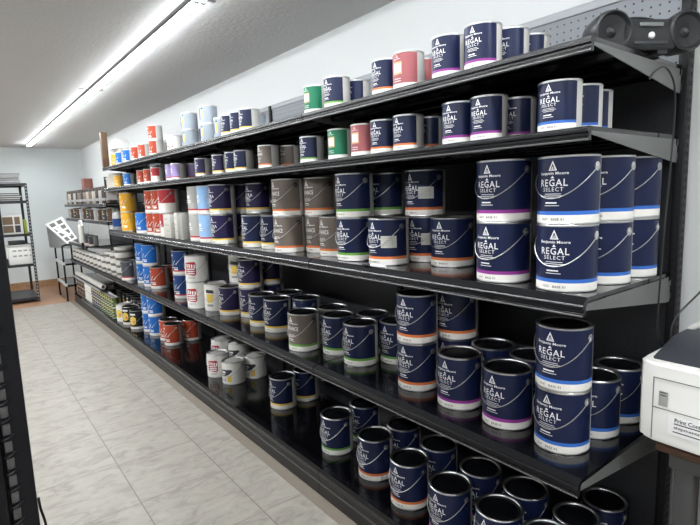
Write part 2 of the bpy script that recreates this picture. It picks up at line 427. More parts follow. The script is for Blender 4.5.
# ------------------------------------------------------------------ paint cans
GR, GH, QR, QH = .085, .202, .057, .135
TXT = {}
def T2(s, sp=1., bold=0.):
    k = (s, sp, bold)
    if k not in TXT: TXT[k] = text2d(s, sp, bold)
    return TXT[k]
def art(style, H, Rr):
    """printed marks of one label: list of (material key, shapes); f scales with the can"""
    f = H / .197; out = []
    def z(t): return H - t * f
    if style in ('regal', 'advance', 'ultra'):
        W = []
        W += emblem(0, z(.0285), .0265 * f, .0285 * f)
        W.append(fit(T2('Benjamin Moore', 1., .018), 0, z(.0515), .091 * f, .0108 * f))
        word = {'regal': 'REGAL', 'advance': 'ADVANCE', 'ultra': 'ULTRA'}[style]
        W.append(fit(T2(word, 1.15, .012), 0, z(.0770), (.086 if style == 'regal' else .094) * f, .0205 * f))
        if style == 'regal':
            W.append(poly2d([(-.006 * f, z(.0645)), (.006 * f, z(.0645)), (0, z(.057))]))
            W.append(fit(T2('SELECT', 1.25, .004), 0, z(.0960), .063 * f, .0112 * f))
        elif style == 'ultra': W.append(fit(T2('SPEC', 1.1, .02), 0, z(.099), .06 * f, .018 * f))
        for k, w in enumerate((.05, .062, .046)): W.append(rect2d(0, z(.109 + .0055 * k), w * f, .0016 * f, 4))
        W.append(rect2d(-.004 * f, z(.1345), .036 * f, .0042 * f, 3)); W.append(rect2d(-.002 * f, z(.1425), .046 * f, .002 * f, 3))
        out.append(('w', W))
        out.append(('i', [fit(T2('N547', 1.1), -.024 * f, .0155 * f, .021 * f, .007 * f), fit(T2('BASE 01', 1.1, .01), .016 * f, .0155 * f, .036 * f, .007 * f)]))
        # the same front is printed on the far side of the tin
        bb = []
        for k in range(9): bb.append(rect2d(PI * Rr * .83 + (k % 2) * .004 * f, z(.03 + .014 * k), (.04 - .006 * (k % 3)) * f, .0028 * f, 3))
        out.append(('g', bb))
    elif style == 'swatch':
        out.append(('b', [rect2d(0, H * .56, .064 * f, H * .34, 5)]))
        out.append(('c', [rect2d(0, H * .56, .050 * f, H * .24, 4)]))
        W = emblem(0, H * .88, .016 * f, .016 * f); W.append(fit(T2('Benjamin Moore', 1., .018), 0, H * .8, .05 * f, .0065 * f))
        W += [rect2d(.0, H * .27 - .008 * k, .05 * f, .002, 3) for k in range(2)]
        out.append(('w', W))
    elif style == 'script':
        W = []
        for k in range(4):
            a = -.07 * f + .038 * f * k
            W.append(poly2d([(a, H * .42), (a + .006 * f, H * .41), (a + .036 * f, H * .60), (a + .032 * f, H * .61)]))
        W.append(rect2d(0, H * .3, .13 * f, .006 * f, 8)); W.append(rect2d(-.03 * f, H * .23, .05 * f, .012 * f, 4)); W.append(rect2d(.045 * f, H * .23, .04 * f, .012 * f, 4))
        W.append(rect2d(0, H * .8, .03 * f, .012 * f, 3))
        out.append(('c', W))
    elif style == 'block':
        B = [poly2d([(-.048 * f, H * .30), (.030 * f, H * .25), (.040 * f, H * .33), (.040 * f, H * .70), (.030 * f, H * .77), (-.048 * f, H * .74)])]
        out.append(('r', B))
        out.append(('w', [rect2d(-.03 * f + .02 * f * k, H * (.63 - .01 * k), .012 * f, .026 * f, 2) for k in range(4)] + [rect2d(-.004 * f, H * (.5 - .085 * k), .066 * f, .009 * f, 3) for k in range(3)]))
        out.append(('g', [rect2d(0, H * .2 - .008 * k, .06 * f, .003, 4) for k in range(2)]))
    elif style == 'picture':
        out.append(('i', [poly2d([(-.03 * f, H * .80), (.03 * f, H * .78), (.034 * f, H * .66), (-.03 * f, H * .68)])]))
        out.append(('y', [poly2d([(-.028 * f, H * .64), (.030 * f, H * .62), (.022 * f, H * .34), (-.02 * f, H * .3)])]))
        out.append(('g', [rect2d(0, H * .22, .05 * f, .016 * f, 3)]))
    elif style == 'tin':
        out.append(('i', [rect2d(-.012 * f, H * .82, .022 * f, .014 * f, 2)]))
        out.append(('y', [rect2d(-.012 * f, H * .5, .020 * f, H * .45, 2)]))
        out.append(('g', [rect2d(.03 * f, H * (.75 - .09 * k), .028 * f, .005 * f, 2) for k in range(6)]))
        out.append(('n', [rect2d(-.055 * f, H * .52, .02 * f, H * .6, 2)]))
    elif style == 'mark':
        out.append(('w', [rect2d(-.01 * f, H * .62, .05 * f, .022 * f, 4), rect2d(-.005 * f, H * .5, .06 * f, .006 * f, 4), rect2d(0, H * .43, .06 * f, .005 * f, 4)]))
    elif style == 'speckle':
        rr = random.Random(3)
        out.append(('r', [rect2d(-.05 * f + .1 * f * rr.random(), H * (.15 + .2 * rr.random()), .018 * f, .02 * f, 2) for _ in range(6)]))
        out.append(('g', [rect2d(-.07 * f + .14 * f * rr.random(), H * (.4 + .45 * rr.random()), .014 * f, .012 * f, 2) for _ in range(10)]))
    elif style == 'swoosh':
        out.append(('i', [poly2d([(-.06 * f, H * .66), (.05 * f, H * .70), (.062 * f, H * .62), (.02 * f, H * .44), (-.06 * f, H * .32)])]))
        out.append(('w', [rect2d(-.026 * f, H * .56, .042 * f, .016 * f, 3), rect2d(-.03 * f, H * .45, .03 * f, .008 * f, 3)]))
        out.append(('y', [poly2d([(.01 * f, H * .36), (.05 * f, H * .46), (.05 * f, H * .14), (.01 * f, H * .12)])]))
        out.append(('g', [rect2d(-.035 * f, H * .2, .014 * f, .03 * f, 2), rect2d(-.012 * f, H * .2, .012 * f, .03 * f, 2)]))
    elif style == 'dog':
        out.append(('y', [poly2d([(-.05 * f, H * .3), (-.01 * f, H * .22), (.03 * f, H * .3), (.034 * f, H * .6), (.0, H * .72), (-.045 * f, H * .6)])]))
        out.append(('w', [rect2d(-.005 * f, H * .8, .07 * f, .018 * f, 4)])); out.append(('o', [rect2d(.01 * f, H * .4, .025 * f, .03 * f, 2)]))
    elif style == 'leaf':
        rr = random.Random(5)
        out.append(('y', [rect2d(-.05 * f + .1 * f * rr.random(), H * (.2 + .6 * rr.random()), .02 * f, .014 * f, 2) for _ in range(4)]))
        out.append(('w', [rect2d(-.05 * f + .1 * f * rr.random(), H * (.2 + .6 * rr.random()), .026 * f, .012 * f, 2) for _ in range(5)]))
    return out
AM = {'b': mat('patch_tan', (.62, .40, .20), .5), 'w': WHITE, 'i': INK, 'g': GREYP, 'c': CREAM, 'y': YELL, 'r': cm('crimson'), 'n': cm('darkblue'), 'o': cm('orange')}
# kind: (main colour, stripe, foot band, art, panel start angle, lid, description)
KIND = {
 'regal_blue': ('navy', 's_blue', True, 'regal'), 'regal_magenta': ('navy', 's_magenta', True, 'regal'), 'regal_orange': ('navy', 's_orange', True, 'regal'),
 'regal_green': ('navy', 's_green', True, 'regal'), 'regal_yellow': ('navy', 's_yellow', True, 'regal'),
 'advance_orange': ('taupe', 's_orange', True, 'advance'), 'advance_green': ('taupe', 's_green', True, 'advance'), 'ultra': ('purple', 's_yellow', True, 'ultra'),
 'pink': ('pink', None, True, 'swatch'), 'emerald': ('emerald', None, True, 'swatch'), 'silver': ('silver', None, False, 'tin'), 'grey': ('grey', None, False, 'mark'),
 'white_red': ('white', None, False, 'speckle'), 'red': ('red', None, True, 'script'), 'blue': ('blue', None, True, 'script'), 'gold': ('gold', None, False, 'script'),
 'lilac': ('lilac', 's_red', True, 'mark'), 'red_white': ('crimson', None, 'half', 'mark'), 'sky': ('sky', 's_red', True, 'mark'), 'pale': ('pale', 's_red', True, 'mark'),
 'bird': ('white', None, False, 'picture'), 'white_block': ('white', None, False, 'block'), 'blue_dark': ('darkblue', 's_red', True, 'script'),
 'charcoal': ('charcoal', 's_red', True, 'mark'), 'swoosh': ('white', None, False, 'swoosh'), 'dog': ('black', None, True, 'dog'), 'dog_white': ('white', 's_yellow', False, 'dog'),
 'brown': ('brown', None, False, 'mark'), 'olive': ('olive', None, False, 'leaf'), 'dark': ('charcoal', None, False, 'leaf'), 'plain_white': ('white', None, False, 'mark')}
DESC = {
 'regal_blue': 'navy {} paint can with a blue stripe', 'regal_magenta': 'navy {} paint can with a magenta stripe', 'regal_orange': 'navy {} paint can with an orange stripe',
 'regal_green': 'navy {} paint can with a green stripe', 'regal_yellow': 'navy {} paint can with a yellow stripe',
 'advance_orange': 'taupe {} paint can with an orange stripe', 'advance_green': 'taupe {} paint can with a green stripe', 'ultra': 'purple {} paint can with a yellow stripe',
 'pink': 'dusty pink {} paint can with cream patch', 'emerald': 'green {} paint can with cream patch', 'silver': 'silvery pale {} tin', 'grey': 'plain grey {} tin',
 'white_red': 'white {} tin with red print', 'red': 'orange-red {} paint can', 'blue': 'bright blue {} paint can', 'gold': 'golden yellow {} paint can', 'lilac': 'lilac {} paint can',
 'red_white': 'crimson and white {} paint can', 'sky': 'sky blue {} paint can', 'pale': 'pale grey {} paint can', 'bird': 'white {} can with a picture label',
 'white_block': 'white {} can with a dark red block', 'blue_dark': 'dark blue {} paint can', 'charcoal': 'charcoal grey {} paint can', 'swoosh': 'white {} tub with black swoosh',
 'dog': 'black {} pail with yellow picture', 'dog_white': 'white {} pail with yellow picture', 'brown': 'brown {} stain can', 'olive': 'olive green {} stain can', 'dark': 'dark grey {} stain can', 'plain_white': 'plain white {} tub'}
def label_mesh(kind, Rr, H, quart):
    main, stripe, foot, style = KIND[kind]
    f = H / .197
    bm = bmesh.new(); mats = [cm(main), cm(stripe) if stripe else cm(main), CREAM, mat('label_panel', (.58, .57, .54), .5)]
    zs = [.0062 * f]
    zb = []
    if foot == 'half': zs += [H * .42]; zb = [2]
    elif foot:
        zs += [.0275 * f]; zb = [2]
        if stripe: zs += [.0385 * f]; zb += [1]
    zs += [H - .0068]; zb += [0]
    n = 60
    p0 = 78 if quart else 106
    ang = [2 * PI * i / n for i in range(n)]
    def V(a, z_): return bm.verts.new((-(Rr + .0004) * math.cos(a), -(Rr + .0004) * math.sin(a), z_))
    rows = [[V(a, z_) for a in ang] for z_ in zs]
    for k in range(len(zs) - 1):
        for i in range(n):
            j = (i + 1) % n; dg = (i + .5) * 360 / n
            panel = p0 < dg < 360 - p0 and style in ('regal', 'advance', 'ultra', 'swatch', 'script', 'mark')
            fc = bm.faces.new((rows[k][i], rows[k][j], rows[k + 1][j], rows[k + 1][i]))
            fc.material_index = 3 if panel else zb[k]
    bmesh.ops.recalc_face_normals(bm, faces=bm.faces[:])
    return bm, mats
CANS = {}
def proto(kind, quart, H=None, plain=False, Rr=None):
    """one can of a kind with its parts; later ones are copies"""
    Rr = Rr or (QR if quart else GR); H = H or (QH if quart else GH)
    key = (kind, quart, H, plain, Rr)
    if key in CANS: return copy_tree(CANS[key])
    f = H / .197; n = 24 if plain else (36 if quart else 48)
    root = thing('paint_can', 'x', 'paint can')
    bm = bmesh.new()
    r = Rr
    lathe(bm, [(0, .003), (r - .004, .003), (r - .002, 0), (r + .0008, .0015), (r + .0008, .005), (r, .0065), (r, H - .0065), (r + .0012, H - .0055), (r + .0013, H - .002), (r, H - .0004), (r - .003, H), (r - .0075, H - .0006), (r - .0095, H - .003), (r - .0105, H - .007)], n)
    finish('body', bm, STEEL, root)
    tub = kind in ('swoosh', 'white_block', 'plain_white', 'bird', 'dog_white')
    bm = bmesh.new()
    lathe(bm, [(r - .0104, H - .0066), (r - .0125, H - .004), (r - .015, H - .0045), (r - .018, H - .009), (r - .024, H - .009), (r - .028, H - .006), (0, H - .0055)], n)
    finish('lid', bm, LIDW if tub else (LIDS if quart and kind in ('silver', 'grey', 'white_red', 'brown', 'olive', 'dark') else LIDB), root)
    bm, mats = label_mesh(kind, r, H, quart)
    lab = finish('label', bm, mats, root)
    a = art(KIND[kind][3], H, r)
    if a:
        rich = KIND[kind][3] in ('regal', 'advance', 'ultra')
        if rich:
            for nm_, (m, shp) in zip(('lettering', 'foot_print', 'panel_print'), a):
                bm = bmesh.new(); wrap(bm, shp, r + .0009); finish(nm_, bm, AM[m], lab, smooth=False)
        else:
            bm = bmesh.new(); ms = []
            for k, (m, shp) in enumerate(a): wrap(bm, shp, r + .0009 + .00012 * k, k); ms.append(AM[m])
            finish('print', bm, ms, lab, smooth=False)
    if not quart and not plain:
        ze = H - .034 * f
        for s in (1, -1):
            bm = bmesh.new()
            lathe(bm, [(0, -.001), (.0125, -.001), (.0125, .0015), (.009, .0025), (.0055, .0028), (.005, .0036), (0, .0038)], 16, axis='Y')
            if s > 0:
                for v in bm.verts: v.co.y *= -1
                bmesh.ops.reverse_faces(bm, faces=bm.faces[:])
            e = finish('handle_ear', bm, EARB if KIND[kind][0] == 'taupe' else STEEL, root)
            e.location = (0, -s * r, ze)
        bm = bmesh.new(); pts = []
        for i in range(33):
            t = -PI / 2 + PI * i / 32; c = math.cos(t)
            rr = r + .0036 + .0028 * c
            pts.append((-rr * math.cos(t), -rr * math.sin(t), ze - .088 * f * c ** 1.25))
        tube(bm, pts, .0016, 6)
        finish('handle', bm, WIRE, root)
    CANS[key] = root
    return root
SH = {5: 'top', 4: 'second', 3: 'third', 2: 'fourth', 1: 'bottom'}
SZ = {5: 1.8682, 4: 1.6508, 3: 1.2035, 2: .6805, 1: .136}
DROP = {5: 0., 4: 0., 3: .0152, 2: .0126, 1: .011}   # how far the front lip lies below the deck
ORD = ['nearest', 'second nearest', 'third nearest', 'fourth nearest', 'fifth nearest', 'sixth nearest']
XF = 1.2844
def add_sticker(root, r, H):
    bm = bmesh.new()
    f = H / .197
    a0, a1 = 28, 72; n = 8; rows = []
    for z_ in (.075 * f, .125 * f):
        rows.append([bm.verts.new((-(r + .0016) * math.cos(R(a0 + (a1 - a0) * i / n)), -(r + .0016) * math.sin(R(a0 + (a1 - a0) * i / n)), z_)) for i in range(n + 1)])
    for i in range(n): bm.faces.new((rows[0][i], rows[0][i + 1], rows[1][i + 1], rows[1][i]))
    bmesh.ops.recalc_face_normals(bm, faces=bm.faces[:])
    o = finish('price_sticker', bm, mat('sticker_paper', (.52, .52, .47), .6), root)
    bm = bmesh.new()
    wrap(bm, [rect2d(r * R(50), (.087 + .009 * k) * f, .042 * f, .0022 * f, 4) for k in range(4)], r + .0019)
    finish('print', bm, GREYP, o, smooth=False)
def build_cans():
    ents = []
    for lv, kind, n, x, y, r, h in CANDATA:
        for k in range(n): ents.append(dict(lv=lv, kind=kind.rstrip('+'), st=kind.endswith('+'), k=k, n=n, x=x, y=y, r=r, h=h, q=r < .07))
    # row name: front unless another can of the level stands before it
    for e in ents:
        off = e['x'] - e['r'] - XF
        e['row'] = 0 if off < (.10 if e['q'] else .16) else (1 if off < (.2 if e['q'] else .30) else 2)
    groups = {}
    for e in ents: groups.setdefault((e['lv'], e['kind'], e['st'], e['q']), []).append(e)
    for key, g in groups.items():
        lv, kind, st, q = key
        base = DESC[kind].format('quart' if q else 'gallon')
        if st: base = base.replace('stripe', 'stripe and sticker')
        stacks = any(e['n'] > 1 for e in g)
        sub = {}
        for e in g:
            pos = ''
            if stacks: pos = ('upper' if e['k'] else 'lower') if e['n'] > 1 else 'unstacked'
            e['pos'] = pos
            sub.setdefault((e['row'], pos), []).append(e)
        rows = set(e['row'] for e in g)
        for (row, pos), s in sub.items():
            s.sort(key=lambda e: e['y'])
            for i, e in enumerate(s):
                w = base
                if pos: w += ', ' + pos
                rw = ['front row', 'second row', 'back row'][row]
                if len(rows) > 1 or row: w += (', ' if not pos else ' in ') + rw
                if len(s) > 1: w += ', ' + ORD[i]
                e['label'] = w + ', ' + SH[lv] + ' shelf'
    rnd = random.Random(11)
    for e in ents:
        plain = e['y'] > 3.9 and e['q']
        root = proto(e['kind'], e['q'], e['h'], plain, e['r'])
        root.location = (e['x'], e['y'], SZ[e['lv']] + e['k'] * e['h'] + .0002)
        root.rotation_euler.z = R({'swoosh': 30, 'white_block': 36, 'bird': 28, 'dog': 32, 'dog_white': 30, 'silver': 26, 'white_red': 20, 'gold': 12}.get(e['kind'], 0) + rnd.uniform(-5, 5))
        gl = DESC[e['kind']].format('quart' if e['q'] else 'gallon').split(' ')
        gl = ' '.join(wd + 's' if wd in ('can', 'tin', 'tub', 'pail') else wd for wd in gl).replace(' a ', ' ').replace(' an ', ' ')
        tag(root, e['label'], 'paint can', gl + ', ' + SH[e['lv']] + ' shelf')
        if e['st'] and not (e['k'] == 0 and e['n'] == 9): STK.append((root, e))
    for root, e in STK: add_sticker(root, e['r'], e['h'])
STK = []
# ------------------------------------------------------------------ the room
YB = 10.65; XW = 1.945; XL = -3.7; Y0 = -3.6; ZC = 2.505
def quad_box(name, c, m, smooth=False):
    bm = bmesh.new(); box(bm, *c); return struct(name, bm, m, smooth)
WALLW = mat('wall_paint_white', (.645, .655, .65), .75, bump=.08, bscale=90)
WALLB = mat('wall_paint_bluegrey', (.66, .71, .71), .75, bump=.08, bscale=90)
CEIL = mat('ceiling_texture', (.60, .595, .585), .9, bump=.9, bscale=42)
quad_box('floor', (XL - .1, Y0 - .1, -.1, XW + .1, 8.66, 0), floor_material())
wf = wood_material('wood_floor', (.24, .125, .065), (.40, .225, .13), 1.2, 9)
quad_box('floor_wood', (XL - .1, 8.66, -.1, XW + .1, YB + .1, 0), wf)
quad_box('ceiling', (XL - .1, Y0 - .1, ZC, XW + .1, YB + .1, ZC + .1), CEIL)
quad_box('wall_right', (XW, Y0, 0, XW + .1, YB, ZC), WALLW)
quad_box('wall_back', (XL, YB, 0, XW, YB + .1, ZC), WALLB)
quad_box('wall_left', (XL - .1, Y0, 0, XL, YB, ZC), WALLW)
quad_box('wall_front', (XL, Y0 - .1, 0, XW, Y0, ZC), WALLW)
bbm = wood_material('baseboard_wood', (.26, .145, .075), (.40, .24, .13), 6, 2)
quad_box('baseboard_back', (XL, YB - .014, 0, XW, YB, .125), bbm)
TAN = mat('floor_edge_tan', (.20, .17, .135), .5, vary=.1, bscale=30)
quad_box('trim_1', (1.222, .65, 0, 1.2820, 8.6, .002), TAN)

# ceiling strip lights: a spine with two tubes, end to end
TUBE = mat('led_tube', (.9, .9, .9), .3, emit=(.93, .97, 1.0), estr=85)
SPINE = mat('light_spine', (.16, .16, .165), .5)
FILL_TUBE = mat('led_tube_fill', (.9, .9, .9), .3, emit=(.95, .97, 1.0), estr=190)  # brighter tubes for an unseen row added to light the shelf fronts
def strip_light(x, y, label, tm=None):
    t = thing('strip_light', label, 'ceiling light', (x, y, ZC), 0, 'strip lights on the ceiling')
    L = 2.50
    bm = bmesh.new(); prism(bm, [(-.036, 0), (.036, 0), (.024, -.010), (.0045, -.014), (.0045, -.037), (-.0045, -.037), (-.0045, -.014), (-.024, -.010)], .006, L - .006)
    finish('housing', bm, SPINE, t, smooth=False)
    for s in (-1, 1):
        bm = bmesh.new(); lathe(bm, [(0, .012), (.0085, .012), (.0085, L - .012), (0, L - .012)], 16, axis='Y')
        for f_ in bm.faces: f_.material_index = 1 if f_.calc_center_median().z > -.0005 else 0
        finish('tube', bm, [tm or TUBE, SPINE], t, loc=(s * .0165, 0, -.0235))
    for yy in (0, L - .012):
        bm = bmesh.new(); box(bm, -.030, yy, -.040, .030, yy + .012, 0, bev=.003); finish('end_cap', bm, SPINE, t)
    bm = bmesh.new(); box(bm, -.10, .02, -.006, .10, .045, -.0002, bev=.002); finish('ceiling_clip', bm, SPINE, t)
ys = [7.53, 5.03, 2.53, .03, -2.47]
nm = ['farthest strip light over the shelf front', 'second farthest strip light over the shelf front', 'third farthest strip light over the shelf front', 'strip light above the near end of the shelves', 'strip light behind the viewer in line with shelves']
for y, l in zip(ys, nm): strip_light(1.065, y, l)
nm = ['farthest added fill strip light over the next aisle', 'second farthest added fill strip light over the next aisle', 'third farthest added fill strip light over the next aisle', 'added fill strip light over the next aisle beside the viewer', 'added fill strip light over the next aisle behind the viewer']
for y, l in zip(ys, nm): strip_light(-1.15, y, l, FILL_TUBE)

# ------------------------------------------------------------------ the gondola shelving
L = 1.329; YE = .6479; XB = 1.862
SEC = ['first', 'second', 'third', 'fourth', 'fifth', 'sixth']
def lip_profile(zd, drop, deep=.036):
    zt = zd - drop
    x = XF
    return [(x, zt), (x - .0, zt - .004), (x - .004, zt - .008), (x - .004, zt - .014), (x + .002, zt - .018), (x + .002, zt - .024), (x - .003, zt - .028), (x - .003, zt - deep + .003), (x, zt - deep), (x + .012, zt - deep), (x + .014, zt - .012), (x + .02, zd - .012), (x + .02, zd)]
def bracket(parent, y, z, front=.02, back=.085):
    bm = bmesh.new()
    prism(bm, [(XF + .004, z - .002), (XB, z - .0005), (XB, z - back), (XB - .02, z - back), (XF + .01, z - front), (XF + .004, z - front + .004)], y - .0012, y + .0012)
    box(bm, XB - .002, y - .003, z - .075, XB + .002, y + .003, z - .055); box(bm, XB - .002, y - .003, z - .03, XB + .002, y + .003, z - .012)
    return finish('bracket', bm, BRACK, parent, smooth=False)
def shelf(lv, k, z=None, word=None):
    z = z or SZ[lv]
    a, b = YE + k * L + .003, YE + (k + 1) * L - .003
    t = thing('metal_shelf', 'black metal shelf, %s level, %s section from the near end' % (word or SH[lv], SEC[k]), 'shelf', (0, 0, 0), 0, 'black shelves of the paint wall')
    bm = bmesh.new()
    box(bm, XF + .02, a, z - .012, XB, b, z)
    box(bm, XB - .012, a, z - .03, XB, b, z - .012)
    for xx in (XF + .15, XF + .29, XF + .42): prism(bm, [(xx, z - .012), (xx + .012, z - .026), (xx + .05, z - .026), (xx + .062, z - .012)], a + .004, b - .004)
    finish('deck', bm, DECK, t, smooth=False)
    bm = bmesh.new(); dr = 0 if word else DROP[lv]
    prism(bm, lip_profile(z, dr), a, b); bm.faces.ensure_lookup_table(); bm.faces[-1].material_index = 2
    tube(bm, [(XF - .001, a, z - dr - .034), (XF - .001, b, z - dr - .034)], .0032, 8, mi=1); finish('front_lip', bm, [LIP, BEAD, MATTE], t)
    dz = 0 if word else DROP[lv]
    bracket(t, a + .0015, z - dz); bracket(t, b - .0015, z - dz)
    return t
for k in range(6):
    for lv in ((5, 4, 3, 2) if k < 4 else (2,)): shelf(lv, k)
    if k >= 4:
        shelf(4, k, 1.49, 'top'); shelf(3, k, 1.285, 'second')
    if k == 5: shelf(3, k, .93, 'third')
    a, b = YE + k * L + .002, YE + (k + 1) * L - .002
    t = thing('base_deck', 'black base deck with kick plate, %s section from the near end' % SEC[k], 'shelf', (0, 0, 0), 0, 'base decks of the paint wall')
    bm = bmesh.new(); box(bm, XF + .016, a, .105, XB, b, SZ[1]); prism(bm, [(XF, .125), (XF + .016, SZ[1]), (XF + .016, .098), (XF + .004, .098), (XF, .104)], a, b)
    finish('deck', bm, DECK, t, smooth=False)
    bm = bmesh.new(); prism(bm, [(XF + .002, .0), (XF + .012, .0), (XF + .012, .098), (XF + .004, .098), (XF + .004, .07), (XF - .001, .064), (XF - .001, .008)], a, b); finish('kick_plate', bm, KICK, t, smooth=False)
    t = thing('back_panel', 'pegboard back panel, %s section from the near end' % SEC[k], 'pegboard', (0, 0, 0), 0, 'pegboard panels of the paint wall')
    top = 2.155 if k < 4 else 1.883
    bm = bmesh.new(); box(bm, 1.879, a + .016, .10, 1.889, b - .016, 1.849); finish('lower_board', bm, PEG_SHADED, t, smooth=False)
    if k < 4:
        bm = bmesh.new(); box(bm, 1.879, a + .016, 1.8495, 1.889, b - .016, top - .03); finish('upper_board', bm, PEG, t, smooth=False)
    bm = bmesh.new(); box(bm, 1.873, a + .016, top - .03, 1.895, b - .016, top, bev=.002); finish('top_rail', bm, RAIL, t)
    bm = bmesh.new(); box(bm, 1.8755, (a + b) / 2 - .006, 1.852, 1.8788, (a + b) / 2 + .006, top - .03); finish('joint_strip', bm, RAIL, t, smooth=False)
SLOT = mat('slot_hole', (.002, .002, .002), .8)
def upright(y, top, label, x0=1.865, x1=1.915, first=False):
    t = thing('shelf_upright', label, 'upright', (0, 0, 0), 0, 'slotted uprights of the paint wall')
    bm = bmesh.new(); box(bm, x0, y - .014, .0, x1, y + .014, top, bev=.002); finish('post', bm, BLACK, t)
    bm = bmesh.new()
    z = .2
    while z < top - .03:
        box(bm, x0 - .0006, y - .0045, z, x0 + .001, y + .0045, z + .017)
        if first:
            for xx in (x0 + .012, x0 + .032): box(bm, xx - .004, y - .0148, z, xx + .004, y - .0138, z + .014)
        z += .0277
    finish('slots', bm, SLOT, t, smooth=False)
    bm = bmesh.new(); box(bm, XF + .03, y - .0135, .0, x0, y + .0135, .0985); finish('base_foot', bm, BLACK, t, smooth=False)
for k in range(7):
    w = 'slotted black upright at the near end of paint wall' if k == 0 else ('slotted black upright at the far end of paint wall' if k == 6 else 'slotted black upright between the %s and %s shelf sections' % (SEC[k - 1], SEC[k]))
    upright(YE + k * L, 2.47 if k == 0 else (2.152 if k < 5 else 1.895), w, first=k == 0)

build_cans()

# ------------------------------------------------------------------ boombox with its cord on the top shelf
BB = mat('radio_plastic', (.013, .014, .016), .42); BBG = mat('speaker_mesh', (.012, .012, .014), .6, bump=.3, bscale=700); BBS = mat('radio_grey', (.03, .032, .036), .4)
def boombox():
    t = thing('boombox', 'black portable stereo with two round speakers on the top shelf', 'radio', (1.622, .676, SZ[5] + .0002), R(58))
    # local: front is -x, length along y
    bm = bmesh.new()
    prof = [(-.036, .010), (-.043, .022), (-.042, .075), (-.030, .094), (.0, .102), (.034, .088), (.044, .045), (.040, .010)]
    prism(bm, prof, -.076, .076); bmesh.ops.bevel(bm, geom=bm.edges[:], offset=.003, segments=2, affect='EDGES')
    for y in (-.045, .045): box(bm, -.032, y - .015, .0, .032, y + .015, .012)
    finish('case', bm, BB, t)
    for s in (-1, 1):
        bm = bmesh.new()
        lathe(bm, [(0, .05), (.042, .047), (.052, .030), (.057, -.012), (.058, -.034), (.0555, -.044), (.050, -.047), (.047, -.042), (.043, -.037)], 40, axis='X', cz=.0595)
        p = finish('speaker', bm, BB, t, loc=(0, s * .112, 0))
        bm = bmesh.new(); lathe(bm, [(.044, -.0375), (.033, -.035), (.016, -.029), (.013, -.033), (.0, -.037)], 36, axis='X', cz=.0595); finish('speaker_grille', bm, BBG, p)
        bm = bmesh.new(); lathe(bm, [(.008, -.037), (.005, -.040), (0, -.041)], 14, axis='X', cz=.0595); finish('speaker_cone', bm, BBS, p)
    bm = bmesh.new(); box(bm, -.0465, -.034, .070, -.038, .034, .081, bev=.0015); finish('display', bm, mat('radio_display', (.16, .17, .17), .25), t)
    bm = bmesh.new(); lathe(bm, [(0, -.050), (.007, -.049), (.0095, -.046), (.0095, -.036)], 20, axis='X', cz=.046); finish('volume_knob', bm, mat('knob_white', (.75, .75, .75), .35), t)
    bm = bmesh.new(); box(bm, -.0455, -.05, .022, -.038, .05, .031, bev=.0015); finish('button_strip', bm, BBS, t)
    bm = bmesh.new(); pts = [(.02, -.085 + .17 * i / 16, .098 + .014 * math.sin(PI * i / 16)) for i in range(17)]; tube(bm, pts, .005, 8); finish('carry_handle', bm, BB, t)
boombox()
bm = bmesh.new()
pts = [(1.60, .668, 1.852), (1.585, .655, 1.858), (1.57, .640, 1.845), (1.575, .630, 1.79), (1.60, .625, 1.815), (1.66, .622, 1.832), (1.73, .624, 1.80), (1.76, .628, 1.74), (1.765, .630, 1.66), (1.76, .633, 1.5), (1.745, .634, 1.36), (1.735, .634, 1.22), (1.728, .634, 1.08), (1.74, .632, 1.0), (1.79, .625, .97)]
def smoothpts(P, n=6):
    out = []
    for i in range(len(P) - 1):
        p0, p1, p2, p3 = [Vector(P[max(0, min(len(P) - 1, j))]) for j in (i - 1, i, i + 1, i + 2)]
        for k in range(n):
            t = k / n
            out.append(.5 * ((2 * p1) + (p2 - p0) * t + (2 * p0 - 5 * p1 + 4 * p2 - p3) * t * t + (3 * p1 - p0 - 3 * p2 + p3) * t ** 3))
    out.append(Vector(P[-1])); return out
tube(bm, smoothpts(pts[3:]), .0028, 6)
tag(finish('power_cord', bm, BB), 'thin black power cord hanging from stereo past the shelf ends', 'cord')
bm = bmesh.new(); tube(bm, smoothpts([(1.93, .50, 1.30), (1.915, .52, 1.22), (1.87, .57, 1.14), (1.80, .61, 1.06), (1.78, .61, .98), (1.80, .60, .90)]), .003, 6)
tag(finish('wall_cable', bm, BB), 'black cable running down the wall behind the printer', 'cable')

